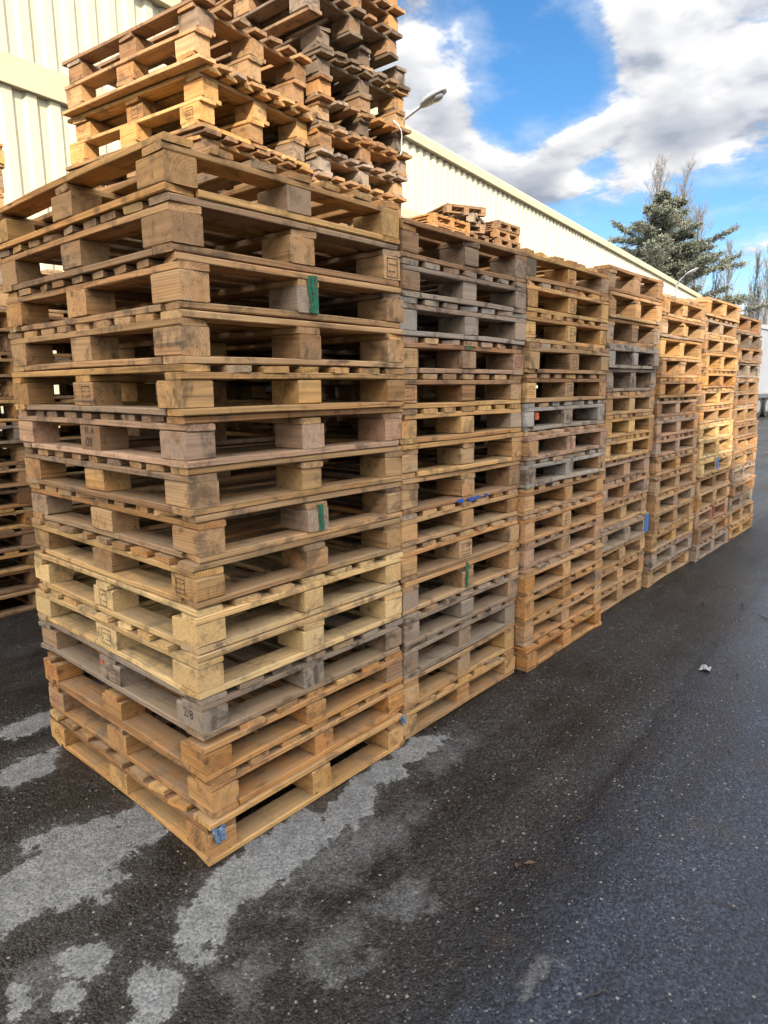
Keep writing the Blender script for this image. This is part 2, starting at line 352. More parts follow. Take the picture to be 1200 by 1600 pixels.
b_ = MB(); b_.box(-24.1, 33.6, -0.10, 0.0, ZR+0.12, ZR+0.20); b_.build('roof_trim', CREAM, wh)
b_ = MB(); b_.add([(-24, 0, ZR+0.1), (33.5, 0, ZR+0.1), (33.5, 14, ZR+1.6), (-24, 14, ZR+1.6)], [(0, 1, 2, 3)]); b_.add([(-24, 28, ZR+0.1), (33.5, 28, ZR+0.1), (33.5, 14, ZR+1.6), (-24, 14, ZR+1.6)], [(3, 2, 1, 0)]); b_.build('roof', ROOFM, wh)
b_ = MB(); b_.add([(33.4, 0, 0), (33.4, 28, 0), (33.4, 28, ZR+0.1), (33.4, 14, ZR+1.58), (33.4, 0, ZR+0.1)], [(0, 1, 2, 3, 4)]); b_.add([(-24, 28, 0), (33.4, 28, 0), (33.4, 28, ZR), (-24, 28, ZR)], [(3, 2, 1, 0)]); b_.build('end_wall', CREAM, wh)

# unseen gabled hall added behind the viewer, shaped to keep near pallets in shade
hall = empty('added_shade_hall', (0, 0, 0)); tag(hall, 'large grey gabled hall added behind the viewer to shade the near pallets', 'building')
HM = plain('hall_cladding', (0.62, 0.61, 0.58), 0.6, var=0.08, scale=1)  # kept pale so the added hall returns more fill light
hx0, hxr, hx1, hy, hy2, he, hr = -31.0, -16.5, -2.0, -15.0, -45.0, 9.45, 16.45
b_ = MB(); b_.add([(hx0, hy, 0), (hx1, hy, 0), (hx1, hy, he), (hxr, hy, hr), (hx0, hy, he)], [(4, 3, 2, 1, 0)])
b_.add([(hx0, hy2, 0), (hx1, hy2, 0), (hx1, hy2, he), (hxr, hy2, hr), (hx0, hy2, he)], [(0, 1, 2, 3, 4)]); b_.build('gable_wall', HM, hall)
b_ = MB(); b_.add([(hx1, hy, 0), (hx1, hy2, 0), (hx1, hy2, he), (hx1, hy, he)], [(0, 1, 2, 3)]); b_.add([(hx0, hy, 0), (hx0, hy2, 0), (hx0, hy2, he), (hx0, hy, he)], [(3, 2, 1, 0)]); b_.build('side_wall', HM, hall)
b_ = MB()
b_.add([(hxr, hy+.3, hr+.1), (hxr, hy2-.3, hr+.1), (hx1+.4, hy2-.3, he-.1), (hx1+.4, hy+.3, he-.1)], [(0, 1, 2, 3)])
b_.add([(hxr, hy+.3, hr+.1), (hxr, hy2-.3, hr+.1), (hx0-.4, hy2-.3, he-.1), (hx0-.4, hy+.3, he-.1)], [(3, 2, 1, 0)]); b_.build('roof', ROOFM, hall)
b_ = MB(); b_.box(-20, -13, hy, hy+0.06, 0, 5); b_.build('roller_door', plain('door_grey', (0.25, 0.27, 0.3), 0.5), hall)

# ------------------------------------------------------------------ pallets
MESH = {}
def plank(L, W, T, mat, var):
    """one sawn board or block, long axis X, centred; edges knocked off, ends a little out of true"""
    key = (round(L, 2), round(W, 3), round(T, 3), mat.name, var)
    if key in MESH: return MESH[key]
    L, W, T = key[:3]; q = random.Random(hash((key[0], key[1], key[2], var)) & 0xffff)
    block = L < 0.25
    nseg = 1 if block else 3
    c = 0.0025 if not block else 0.003
    bow = 0 if block else q.uniform(-0.0035, 0.0035); side = 0 if block else q.uniform(-0.006, 0.006)
    v = []; f = []
    for i in range(nseg+1):
        t = i/nseg; x = (t-0.5)*L; s = 4*t*(1-t)
        w = W/2 - q.uniform(0, 0.002); h = T/2 - q.uniform(0, 0.0006)
        end = (i == 0 or i == nseg)
        cc = [c*q.uniform(0.5, 2.2) for _ in range(4)]
        sec = [(-w+cc[0], -h), (w-cc[1], -h), (w, -h+cc[1]*.8), (w, h-cc[2]*.8), (w-cc[2], h), (-w+cc[3], h), (-w, h-cc[3]*.8), (-w, -h+cc[0]*.8)]
        tw = q.uniform(-0.002, 0.002) if not block else 0
        skew = q.uniform(-0.006, 0.006) if end and not block else 0
        chipc = q.random() < 0.38 and end and not block; deep = q.choice([.008, .014, .028])
        if block and end and q.random() < .5: cc[q.randrange(4)] *= q.uniform(2, 4.5)
        for (yy, zz) in sec:
            xx = x + skew*(yy/w) if end else x
            if chipc and yy > w*0.55: xx -= math.copysign(q.uniform(0.3, 1.0)*deep, x)
            v.append((xx + (q.uniform(-0.001, 0.001) if end else 0), yy + side*s, zz + bow*s + tw*yy/w*0.5))
    for i in range(nseg):
        for j in range(8): f.append((i*8+j, i*8+(j+1) % 8, (i+1)*8+(j+1) % 8, (i+1)*8+j))
    f.append(tuple(reversed(range(8)))); f.append(tuple(nseg*8+j for j in range(8)))
    f = [tuple(reversed(q_)) for q_ in f]
    me = pydata('plank', v, f, mat); 
    MESH[key] = me
    return me

TONES = {'yellow': (0.640, 0.365, 0.135), 'fresh': (0.740, 0.490, 0.220), 'tan': (0.565, 0.328, 0.150), 'orange': (0.560, 0.272, 0.090),
         'brown': (0.330, 0.176, 0.080), 'grey': (0.370, 0.272, 0.200), 'silver': (0.43, 0.385, 0.335), 'pink': (0.550, 0.328, 0.200), 'olive': (0.455, 0.270, 0.122), 'dark': (0.150, 0.100, 0.064)}
WEAR = {'yellow': 0.06, 'fresh': 0.0, 'tan': 0.15, 'orange': 0.06, 'brown': 0.22, 'grey': 0.58, 'silver': 0.80, 'pink': 0.22, 'olive': 0.24, 'dark': 0.45}
WORDS = {'yellow': 'yellowish', 'fresh': 'pale fresh', 'tan': 'tan', 'orange': 'orange-toned', 'brown': 'brown', 'grey': 'weathered grey', 'silver': 'silver-grey', 'pink': 'pinkish tan', 'olive': 'dull tan', 'dark': 'dark'}
def tone(t, q, jit=0.17):
    b = TONES[t]; r_ = q.random()
    if r_ < 0.42 and t != 'fresh':      # a board or block replaced by another, or aged differently
        o = TONES[q.choice(['brown', 'grey', 'orange', 'tan', 'brown', 'brown', 'yellow'])]; m = q.uniform(.45, .9); b = tuple(b[i]*(1-m) + o[i]*m for i in range(3))
    k = 1 + q.uniform(-jit, jit); w = 1 + q.uniform(-0.05, 0.05)
    a = min(1.0, max(0.0, WEAR[t] + q.uniform(-0.22, 0.22)))
    if q.random() < 0.10: a = min(1, a + 0.35)
    return (b[0]*k, b[1]*k*w, b[2]*k*w*w, a)
PARTS = {}
def pallet(key, x0, y0, z0, W, D, H, deck, t, label, group, rz=0.0, chipblocks=False, seed=0, base='X', skip=(), nd=None):
    """nine-block pallet with a perimeter base; W along X, D along Y; deck = run of the deck boards"""
    q = random.Random(seed)
    root = empty('wooden_pallet', (x0 + W/2, y0 + D/2, z0), rz)
    tag(root, label, 'pallet', group)
    T = 0.0215; bh = H - 3*T - 0.0008
    info = {'root': root, 'W': W, 'D': D, 'H': H, 'T': T, 'bh': bh, 'block': {}}
    def put(name, L, wd, T_, cx, cy, cz, along, mat=WOOD, col=None, jit=0.18):
        me = plank(L, wd, T_, mat, q.randrange(9))
        o = mesh_obj(name, me, root, (cx + q.uniform(-.002, .002), cy + q.uniform(-.002, .002), cz), (0, 0, (0 if along == 'X' else math.pi/2) + (math.pi if q.random() < .5 else 0)), col or tone(t, q, jit))
        return o
    bw = 0.098
    # bottom boards
    z = T/2
    if base == 'X':
        for s in (-1, 1): put('bottom_board', W, bw, T, 0, s*(D/2-bw/2), z, 'X')
        for s in (-1, 1): put('bottom_board', D-2*bw-0.004, bw, T, s*(W/2-bw/2), 0, z, 'Y')
        put('bottom_board', W-2*bw-0.004, bw, T, 0, 0, z, 'X')
    else:
        for s in (-1, 1): put('bottom_board', D, bw, T, s*(W/2-bw/2), 0, z, 'Y')
        for s in (-1, 1): put('bottom_board', W-2*bw-0.004, bw, T, 0, s*(D/2-bw/2), z, 'X')
        put('bottom_board', D-2*bw-0.004, bw, T, 0, 0, z, 'Y')
    # blocks
    bx, by = 0.098, 0.142
    for i in range(3):
        for j in range(3):
            wx = bx*(1 + q.uniform(-.04, .06)); wy = by*(1 + q.uniform(-.05, .03))
            cx = (i-1)*(W/2-bx/2) + (i == 1)*q.uniform(-.012, .012); cy = (j-1)*(D/2-by/2) + (j == 1)*q.uniform(-.015, .015)
            ch = chipblocks or q.random() < 0.10
            al = 'X' if q.random() < .5 else 'Y'
            o = put('block', wx if al == 'X' else wy, wy if al == 'X' else wx, bh, cx, cy, T + bh/2 + 0.0004, al, CHIP if ch else WOOD, jit=0.15)
            info['block'][(i, j)] = o
    # stringers across, deck boards on top
    zs = T + bh + T/2 + 0.0006; zd = zs + T
    if deck == 'X':
        for s in (-1, 0, 1): put('stringer_board', D, bw, T, s*(W/2-bw/2), 0, zs, 'Y')
        n = nd or 9; pitch = (D-bw)/(n-1)
        for i in range(n):
            if i in skip: continue
            w = bw*q.choice([.86, .94, 1.0, 1.0]) if 0 < i < n-1 else bw
            put('deck_board', W + q.uniform(-.006, .004), w, T, 0, -D/2 + bw/2 + i*pitch + q.uniform(-.006, .006)*(0 < i < n-1), zd, 'X')
    else:
        for s in (-1, 0, 1): put('stringer_board', W, bw, T, 0, s*(D/2-bw/2), zs, 'X')
        n = nd or 7; pitch = (W-bw)/(n-1)
        for i in range(n):
            if i in skip: continue
            w = bw*q.choice([.86, .94, 1.0, 1.0]) if 0 < i < n-1 else bw
            put('deck_board', D + q.uniform(-.006, .004), w, T, -W/2 + bw/2 + i*pitch + q.uniform(-.006, .006)*(0 < i < n-1), 0, zd, 'Y')
    PARTS[key] = info
    return info

def runner_pallet(key, x0, y0, z0, t, label, group, rz=0.0, inverted=False, seed=0, W=0.8, D=1.22, H=0.144):
    """smaller pallet on three runners, deck boards along Y overhanging the cross boards"""
    q = random.Random(seed)
    root = empty('runner_pallet', (x0 + W/2, y0 + D/2, z0), rz); tag(root, label, 'pallet', group)
    T = 0.020; bh = H - 3*T - 0.0008
    info = {'root': root, 'W': W, 'D': D, 'H': H, 'T': T, 'bh': bh, 'block': {}}
    fz = (lambda z: H - z) if inverted else (lambda z: z)
    def put(name, L, wd, T_, cx, cy, cz, along, mat=WOOD):
        return mesh_obj(name, plank(L, wd, T_, mat, q.randrange(6)), root, (cx + q.uniform(-.004, .004), cy + q.uniform(-.006, .006), fz(cz)), (0, 0, 0 if along == 'X' else math.pi/2), tone(t, q, 0.16))
    ov = 0.042
    for s in (-1, 0, 1): put('runner_board', D-2*ov+0.03, 0.096, T, s*(W/2-0.06), 0, T/2, 'Y')
    for i in (-1, 0, 1):
        for j in (-1, 0, 1):
            o = put('block', 0.14, 0.098, bh, i*(W/2-0.06), j*(D/2-ov-0.07), T + bh/2 + .0004, 'Y', CHIP if q.random() < .15 else WOOD); info['block'][(i+1, j+1)] = o
    zs = T + bh + T/2 + .0006
    for j in (-1, 0, 1): put('stringer_board', W, 0.12, T, 0, j*(D/2-ov-0.07), zs, 'X')
    n = 7; ww = [.10, .075, .075, .085, .075, .075, .10]
    for i in range(n): put('deck_board', D, ww[i], T, -W/2 + .05 + i*(W-.10)/(n-1) + q.uniform(-.006, .006), 0, zs+T, 'Y')
    PARTS[key] = info
    return info

SIMPLE = {}
def simple_pallet(x0, y0, z0, t, label, group, W=1.0, D=1.2, rz=0.0, seed=0):
    """a pallet too far away to show its parts: one mesh"""
    q = random.Random(seed); k = (round(W, 1), round(D, 1), q.randrange(3))
    if k not in SIMPLE:
        b = MB(); T = .0215; W_, D_ = k[0], k[1]; bw = .098; bh = .144-3*T
        for s in (-1, 0, 1): b.box(-W_/2, W_/2, s*(D_/2-bw/2)-bw/2, s*(D_/2-bw/2)+bw/2, 0, T)
        for i in (-1, 0, 1):
            for j in (-1, 0, 1): b.box(i*(W_/2-.05)-.049, i*(W_/2-.05)+.049, j*(D_/2-.07)-.07, j*(D_/2-.07)+.07, T+.0004, T+bh)
        for j in (-1, 0, 1): b.box(-W_/2, W_/2, j*(D_/2-.05)-.049, j*(D_/2-.05)+.049, T+bh+.0006, 2*T+bh)
        n = 7 - k[2] % 2
        for i in range(n):
            cx = -W_/2 + bw/2 + i*(W_-bw)/(n-1); b.box(cx-.047, cx+.047, -D_/2-.003, D_/2+.003, 2*T+bh+.0006, 3*T+bh)
        SIMPLE[k] = pydata('simple_pallet', b.v, b.f, WOOD)
    o = mesh_obj('wooden_pallet', SIMPLE[k], None, (x0+W/2, y0+D/2, z0), (0, 0, rz + (math.pi if q.random() < .5 else 0)), tone(t, q, .16))
    return tag(o, label, 'pallet', group)

ORD = ['top', 'second', 'third', 'fourth', 'fifth', 'sixth', 'seventh', 'eighth', 'ninth', 'tenth', 'eleventh', 'twelfth', 'thirteenth', 'fourteenth', 'fifteenth', 'sixteenth', 'seventeenth', 'eighteenth', 'nineteenth', 'twentieth',
       'twenty-first', 'twenty-second', 'twenty-third', 'twenty-fourth', 'twenty-fifth', 'twenty-sixth', 'twenty-seventh', 'twenty-eighth', 'twenty-ninth', 'thirtieth', 'thirty-first', 'thirty-second', 'thirty-third', 'thirty-fourth', 'thirty-fifth', 'thirty-sixth']
def plabel(t, i, n, where):
    if i == 0: return f'{WORDS[t]} pallet, topmost of the {where}'
    if i == n-1: return f'{WORDS[t]} pallet, lowest of the {where}'
    return f'{WORDS[t]} pallet, {ORD[i]} from top of the {where}'

# corner stack: measured corner of every pallet, from the bottom up (dx, dy, z, width)
S1 = [[.002,.004,.0],[.020,.018,.147],[.005,.012,.290],[.007,.016,.428],[.0,.012,.570],[.012,.018,.712],[.022,.022,.853],[.033,.022,.993],[.020,.020,1.140],[.010,.014,1.284],[-.004,-.010,1.434],[.007,.0,1.580],[.010,.006,1.728],[.002,.008,1.878],[-.010,.006,2.028],[-.03,-.01,2.172]]
T1 = ['yellow','tan','tan','tan','yellow','pink','tan','tan','olive','fresh','fresh','grey','orange','orange','yellow']   # from the top
D1 = ['Y','X','X','X','Y','X','X','X','X','Y','X','Y','Y','Y','X']
ROWG = 'pallets stacked in the front row'
for i in range(15):
    k = 14-i; dx, dy, z = S1[k]; H = S1[k+1][2] - z - 0.0015
    rz = R(rng.uniform(-.35, .35))
    pallet(('S1', i+1), dx, dy, z, 0.966, 1.20, H, D1[i], T1[i], plabel(T1[i], i, 15, 'corner stack nearest the viewer'), ROWG, rz, chipblocks=(i in (9, 10)), seed=100+i+(57 if i == 14 else 0),
           base='X' if i not in (0, 13) else 'Y', skip=(0,) if i == 12 else ())
# the rest of the front row: name, x at ground, x at top, y at ground, y at top, width, depth, top z, tones, deck runs
ROW = [('S2', .985, .965, .022, .0, .930, 2.130, 'second front-row stack',
        ['brown','grey','silver','pink','tan','yellow','tan','tan','tan','tan','tan','grey','grey','tan','yellow'], 'XYYYYYXXYYXYYXY'),
       ('S3', 1.940, 1.90, -.025, -.005, .960, 2.155, 'third front-row stack',
        ['yellow','yellow','yellow','olive','tan','silver','pink','silver','tan','pink','pink','tan','orange','tan','orange'], 'YYYYYYYYYYYYYYY'),
       ('S4', 2.985, 2.880, .035, .0, .845, 2.200, 'fourth front-row stack',
        ['brown','tan','olive','silver','grey','tan','yellow','yellow','pink','pink','tan','grey','tan','tan','tan'], 'XXXYXYYYYYYYYYY'),
       ('S5', 3.880, 3.79, .004, .01, .945, 2.120, 'fifth front-row stack',
        ['tan','tan','yellow','tan','orange','pink','pink','pink','tan','tan','tan','olive','yellow','grey','tan'], 'YXXXYYYYYYYXYYY'),
       ('S6', 4.880, 4.77, -.03, .01, .985, 2.190, 'sixth front-row stack',
        ['tan','tan','tan','yellow','orange','yellow','tan','fresh','fresh','fresh','tan','tan','pink','brown','grey'], 'XYYXYYYYXYYXYYY'),
       ('S7', 5.900, 5.78, -.04, .01, .90, 2.125, 'last front-row stack at the far end',
        ['brown','dark','brown','grey','brown','brown','olive','brown','tan','brown','grey','brown','grey','tan','yellow'], 'XXXXYXXYXYYYYXY')]
for si, (nm, xb, xt, yb, yt, W, zt, where, tones, decks) in enumerate(ROW):
    hs = [zt/15*(1+rng.uniform(-.035, .035)) for _ in range(15)]; sc = zt/sum(hs); hs = [h*sc for h in hs]
    z = 0
    for lv in range(15):
        i = 14-lv; t = lv/14
        big = nm == 'S4' and i < 3
        pallet((nm, i+1), xb + (xt-xb)*t + rng.uniform(-.010, .010), yb + (yt-yb)*t + rng.uniform(-.014, .014), z, W + (0.03 if big else 0) + rng.uniform(-.01, .006), 1.19, hs[lv]-.0015, decks[i], tones[i],
               plabel(tones[i], i, 15, where), ROWG, R(rng.uniform(-.55, .55)), seed=1000*(si+2)+i, base=rng.choice('XXY'))
        z += hs[lv]

# the taller stacks of smaller pallets standing behind the front row
hA = [.1425]*23; zA = 3.318 - .1425*23
for lv in range(23):
    i = 22-lv
    t = 'yellow' if i in (2, 3) else ('tan' if i in (1,) else 'brown' if i < 6 else rng.choice(['tan', 'brown', 'grey', 'dark']))
    z = lv*.1453
    inv = (lv % 2 == 1)
    off = [(0.0, 0.0), (-.035, -.02), (.03, .015), (-.02, .0)][i % 4]
    ay = R(6.6 + rng.uniform(-.7, .7)); ax_ = 1.048 + off[0] + math.cos(ay)*.4 - math.sin(ay)*.59 - .4; ayy = 1.297 + off[1] + math.sin(ay)*.4 + math.cos(ay)*.59 - .59
    runner_pallet(('A', i+1), ax_, ayy, z, t, plabel(t, i, 23, 'tall stack behind the corner stack'), 'smaller pallets in the tall stacks behind', ay, inverted=inv, seed=5000+i, D=1.18)
zB = 0
for lv in range(31):
    i = 30-lv
    t = ['brown', 'brown', 'brown', 'dark', 'dark', 'dark', 'brown', 'dark', 'brown'][i] if i < 9 else rng.choice(['tan', 'brown', 'grey'])
    hh = .1308 if i > 3 else .142
    up = i < 4
    runner_pallet(('B', i+1), 1.862 + (-.13 if up else 0.0) + rng.uniform(-.014, .014), 1.335 + (-.06 if up else 0.0) + rng.uniform(-.012, .012), zB, t, plabel(t, i, 31, 'tallest dark stack behind'), 'smaller pallets in the tall stacks behind', R(rng.uniform(-.9, .9) + (1.2 if up else 0)), inverted=(i in (4, 6, 7)), seed=6000+i, H=hh-.001)
    zB += hh
# row across the aisle, seen at the left edge and through the openings
for (nm, x, n, where) in [('L1', -0.19, 22, 'stack at the left edge across the aisle'), ('L2', 0.86, 16, 'aisle stack behind the corner stack'), ('L3', 1.90, 15, 'aisle stack behind the tallest stack')]:
    for lv in range(n):
        i = n-1-lv; t = rng.choice(['tan', 'tan', 'yellow', 'orange', 'brown', 'grey'])
        pallet((nm, i+1), x + rng.uniform(-.02, .02), 3.12 + rng.uniform(-.03, .03), lv*.1445, 0.98, 1.19, .143, rng.choice('XY'), t, plabel(t, i, n, where), 'pallets stacked across the aisle', R(rng.uniform(-.8, .8)), seed=7000+lv+ord(nm[1])*100)
# far stacks whose tops look over the second stack
for (nm, x, y, n, W, where, ts) in [('far', 7.83, 5.0, 29, 1.0, 'distant stack with orange top', ['orange', 'orange', 'tan']), ('far2', 9.15, 5.35, 32, 0.8, 'distant grey stack by the warehouse', ['brown', 'grey', 'grey']), ('far3', 10.02, 5.2, 31, 0.8, 'distant brown stack by the warehouse', ['brown', 'tan', 'brown'])]:
    for lv in range(n):
        i = n-1-lv; t = ts[i % 3]
        simple_pallet(x + rng.uniform(-.03, .03), y + rng.uniform(-.03, .03), lv*.1442, t, plabel(t, i, n, where), 'pallets in the distant stacks', W, 1.2, R(rng.uniform(-1.5, 1.5) + (rng.choice([-24, 18, 31]) if nm == 'far2' and i < 3 else 0)), seed=8000+lv)
#DETAILS
# ------------------------------------------------------------------ stamps, paint and scraps on the pallets
def face_frame(info, bij, face):
    """origin, u, v, n on the outward face of one block, in pallet space"""
    o = info['block'][bij]; bb = [o.matrix_basis @ Vector(c) for c in o.bound_box]
    lo = Vector([min(p[i] for p in bb) for i in range(3)]); hi = Vector([max(p[i] for p in bb) for i in range(3)]); c = (lo+hi)/2
    if face == 'L': return o, Vector((lo.x-.0008, c.y, c.z)), Vector((0, -1, 0)), Vector((0, 0, 1)), Vector((-1, 0, 0)), hi-lo
    return o, Vector((c.x, lo.y-.0008, c.z)), Vector((1, 0, 0)), Vector((0, 0, 1)), Vector((0, -1, 0)), hi-lo
def on_block(name, key, bij, face, me, du=0.0, dv=0.0, rot=0.0, label=None):
    info = PARTS[key]; o, org, u, v, n, _ = face_frame(info, bij, face)
    m = Matrix((u, v, n)).transposed().to_4x4() @ Matrix.Rotation(rot, 4, 'Z'); m.translation = org + u*du + v*dv
    k = bpy.data.objects.new(name, me); link(k, o); k.matrix_basis = o.matrix_basis.inverted() @ m
    if label: k['label'] = label
    return k
def strokes(bars, mat, w=0.0035):
    b = MB()
    for (x0, y0, x1, y1) in bars:
        d = Vector((x1-x0, y1-y0, 0)); L = max(d.length, 1e-6); p = Vector((-d.y, d.x, 0))/L*w/2; e = d/L*w/2
        a, c = Vector((x0, y0, 0))-e, Vector((x1, y1, 0))+e
        b.add([a-p, c-p, c+p, a+p], [(0, 1, 2, 3)])
    return pydata('stamp', b.v, b.f, mat)
def text_mesh(body, size, mat):
    cu = bpy.data.curves.new('stamp_text', 'FONT'); cu.body = body; cu.size = size; cu.align_x = 'CENTER'; cu.align_y = 'CENTER'; cu.resolution_u = 2
    t = bpy.data.objects.new('tmp', cu); COL.objects.link(t); bpy.context.view_layer.update()
    me = bpy.data.meshes.new_from_object(t.evaluated_get(bpy.context.evaluated_depsgraph_get())); bpy.data.objects.remove(t)
    me.materials.clear(); me.materials.append(mat); return me
def boxed(w, h, q, mat=INK, inner=2):
    b = [(-w/2, -h/2, w/2, -h/2), (w/2, -h/2, w/2, h/2), (w/2, h/2, -w/2, h/2), (-w/2, h/2, -w/2, -h/2)]
    for i in range(inner):
        y = h/2 - h*(i+.8)/(inner+.6); x = -w*.36
        while x < w*.30:
            k = q.choice('HVFI'); s = w*.2
            if k == 'H': b.append((x, y, x+s, y))
            elif k == 'V': b.append((x, y-h*.05, x, y+h*.08))
            elif k == 'F': b += [(x, y-h*.05, x, y+h*.07), (x, y+h*.07, x+s, y+h*.07)]
            else: b += [(x, y, x+s, y), (x+s, y-h*.06, x+s, y)]
            x += s*1.5
    return strokes(b, mat, 0.0026)
qs = random.Random(3)
on_block('stamp', ('S1', 6), (0, 1), 'L', text_mesh('09', .046, INK), -.01, -.016)
on_block('stamp', ('S1', 6), (0, 1), 'L', text_mesh('N  A', .034, INK), 0, .024)
on_block('stamp', ('S1', 12), (0, 0), 'L', text_mesh('2/8', .044, INK), -.002, .012)
for (k, bij, face, w, h, du, dv, mat) in [(('S1', 9), (0, 0), 'L', .048, .046, -.02, 0, INK), (('S1', 10), (0, 1), 'L', .050, .058, .0, 0, INK), (('S1', 11), (0, 1), 'L', .066, .056, 0, 0, INK), (('S1', 5), (0, 1), 'L', .056, .050, .02, .0, INK),
                                     (('S1', 2), (2, 0), 'R', .056, .066, 0, 0, INK), (('S1', 12), (0, 1), 'L', .07, .05, .01, -.008, INK), (('S2', 10), (1, 0), 'R', .060, .050, 0, 0, INK), (('S2', 5), (0, 0), 'R', .060, .050, 0, 0, REDINK), (('S2', 4), (2, 0), 'R', .052, .046, 0, 0, REDINK),
                                     (('S3', 5), (1, 0), 'R', .050, .056, 0, 0, INK), (('S3', 5), (0, 0), 'R', .044, .040, 0, 0, REDINK), (('S3', 1), (1, 0), 'R', .046, .060, 0, 0, INK), (('S3', 2), (1, 0), 'R', .046, .060, 0, 0, INK), (('S3', 3), (1, 0), 'R', .046, .060, 0, 0, INK), (('S3', 4), (1, 0), 'R', .046, .060, 0, 0, INK), (('S3', 7), (1, 0), 'R', .03, .05, 0, 0, REDINK),
                                     (('S3', 10), (1, 0), 'R', .050, .054, 0, 0, INK), (('S3', 11), (1, 0), 'R', .050, .054, 0, 0, INK), (('S1', 13), (0, 2), 'L', .06, .045, 0, 0, REDINK), (('S1', 14), (0, 2), 'L', .06, .045, 0, 0, REDINK), (('A', 3), (0, 1), 'L', .05, .06, 0, 0, INK), (('A', 4), (0, 0), 'L', .05, .05, 0, 0, INK), (('B', 3), (0, 0), 'L', .05, .05, 0, 0, INK)]:
    on_block('stamp', k, bij, face, boxed(w, h, qs, mat), du, dv)
on_block('stamp', ('S1', 15), (0, 2), 'L', strokes([(.022*math.cos(a), .016*math.sin(a), .022*math.cos(a+.4), .016*math.sin(a+.4)) for a in [i*.4 for i in range(16)]] + [(-.018, -.006, .018, .006)], INK, .002), 0, .0)

def patch(w, h, mat, q, t=0.0016, n=5, name='paint_mark', jag=.0035):
    """ragged strip of paint or tape, w wide and h tall, standing t proud"""
    v = []; f = []
    for i in range(n+1):
        y = (i/n-.5)*h
        a, c = -w/2 + q.uniform(-jag, jag), w/2 + q.uniform(-jag, jag)
        yy = y + (q.uniform(-jag, jag))
        v += [(a, yy, t), (c, yy + q.uniform(-jag, jag), t), (a-.0015, yy, 0), (c+.0015, yy, 0)]
    for i in range(n):
        k = i*4; f += [(k, k+1, k+5, k+4), (k+2, k, k+4, k+6), (k+1, k+3, k+7, k+5)]
    f += [(2, 3, 1, 0), (n*4, n*4+1, n*4+3, n*4+2)]
    return pydata(name, v, f, mat)
on_block('paint_mark', ('S1', 3), (1, 0), 'R', patch(.036, .118, GREEN, qs, .004), .020, .018, R(2), 'green paint stripe down the middle block')
on_block('paint_mark', ('S1', 8), (1, 0), 'R', patch(.018, .090, GREEN, qs, .003, jag=.006), .012, .006, R(1), 'thin green paint stripe')
on_block('paint_mark', ('S2', 11), (1, 0), 'R', patch(.016, .120, GREEN, qs, .005), -.012, .016, R(-3), 'green paint stripe')
on_block('paint_mark', ('S2', 4), (1, 0), 'R', patch(.028, .016, GREEN, qs, .003, 2), -.01, .052, 0, 'small green paint spot')
for du, w in ((-.115, .04), (-.03, .05), (.03, .035), (.10, .02)):
    on_block('paint_mark', ('S2', 8), (1, 0), 'R', patch(w, .016, BLUEP, qs, .004, 2), du+.05, -.054, 0, 'blue paint dab on the bottom board')
on_block('tape_strip', ('S4', 12), (2, 0), 'R', patch(.07, .125, BLUE, qs, .004), .01, .008, R(2), 'bright blue tape strip')
on_block('tape_strip', ('S6', 10), (1, 0), 'R', patch(.055, .135, BLUE, qs, .004), .02, .004, R(-6), 'bright blue tape strip')
on_block('paint_mark', ('S6', 13), (1, 0), 'R', patch(.06, .10, REDINK, qs, .003), 0, .02, R(6), 'faded red paint mark')
on_block('paint_mark', ('S1', 12), (0, 1), 'L', patch(.022, .03, ORANGE, qs, .003, 3), -.055, .04, 0, 'orange paint spot')
on_block('paint_mark', ('S3', 6), (0, 0), 'R', patch(.03, .035, ORANGE, qs, .004, 3), .075, .012, 0, 'orange sticker')
on_block('paint_mark', ('L1', 20), (2, 0), 'R', patch(.04, .11, GREEN, qs, .004), 0, 0, 0, 'green paint on the block')
# torn blue wrap caught at the foot of the corner stack
def wrap_scrap(q, w, h, fold):
    v = []; f = []; n = 6
    for i in range(n+1):
        for j in range(n+1):
            u_, v_ = i/n-.5, j/n-.5
            x = u_*w*(1 - .35*max(0, -v_)*2) + q.uniform(-.004, .004); y = v_*h + q.uniform(-.004, .004)
            v.append((x, y, .006 + .006*math.sin(u_*9 + v_*6) + q.uniform(0, .004)))
    for i in range(n):
        for j in range(n): k = i*(n+1)+j; f.append((k, k+n+1, k+n+2, k+1))
    return pydata('plastic_scrap', v, f, SLATE)
def scrap(key, bij, face, me, du, dv, label, n):
    info = PARTS[key]; o, org, u, v, nn, _ = face_frame(info, bij, face); root = info['root']
    m = Matrix((u, v, nn)).transposed().to_4x4(); m.translation = org + u*du + v*dv
    k = bpy.data.objects.new('plastic_scrap', me); link(k); k.matrix_world = Matrix.Translation(root.location) @ Matrix.Rotation(root.rotation_euler.z, 4, 'Z') @ m
    return tag(k, label, 'scrap')
scrap(('S1', 15), (0, 0), 'R', wrap_scrap(qs, .045, .056, 0), -.018, .040, 'torn blue plastic scrap at the near corner of the lowest pallet', 0)
scrap(('S1', 15), (2, 0), 'R', wrap_scrap(qs, .034, .036, 0), .040, .060, 'small blue plastic scrap wedged between the corner and second stacks', 0)
# white labels on the stack behind, seen through the openings
for (k, bij, du, w) in [(('A', 13), (0, 0), .0, .09), (('A', 14), (0, 0), -.01, .07), (('A', 13), (1, 0), .0, .08), (('A', 15), (0, 0), 0, .08), (('A', 14), (1, 0), 0, .07), (('A', 12), (0, 0), 0, .09)]:
    on_block('paper_label', k, bij, 'R', patch(w, .06, WHITE, qs, .0015, 2), du, 0, 0)

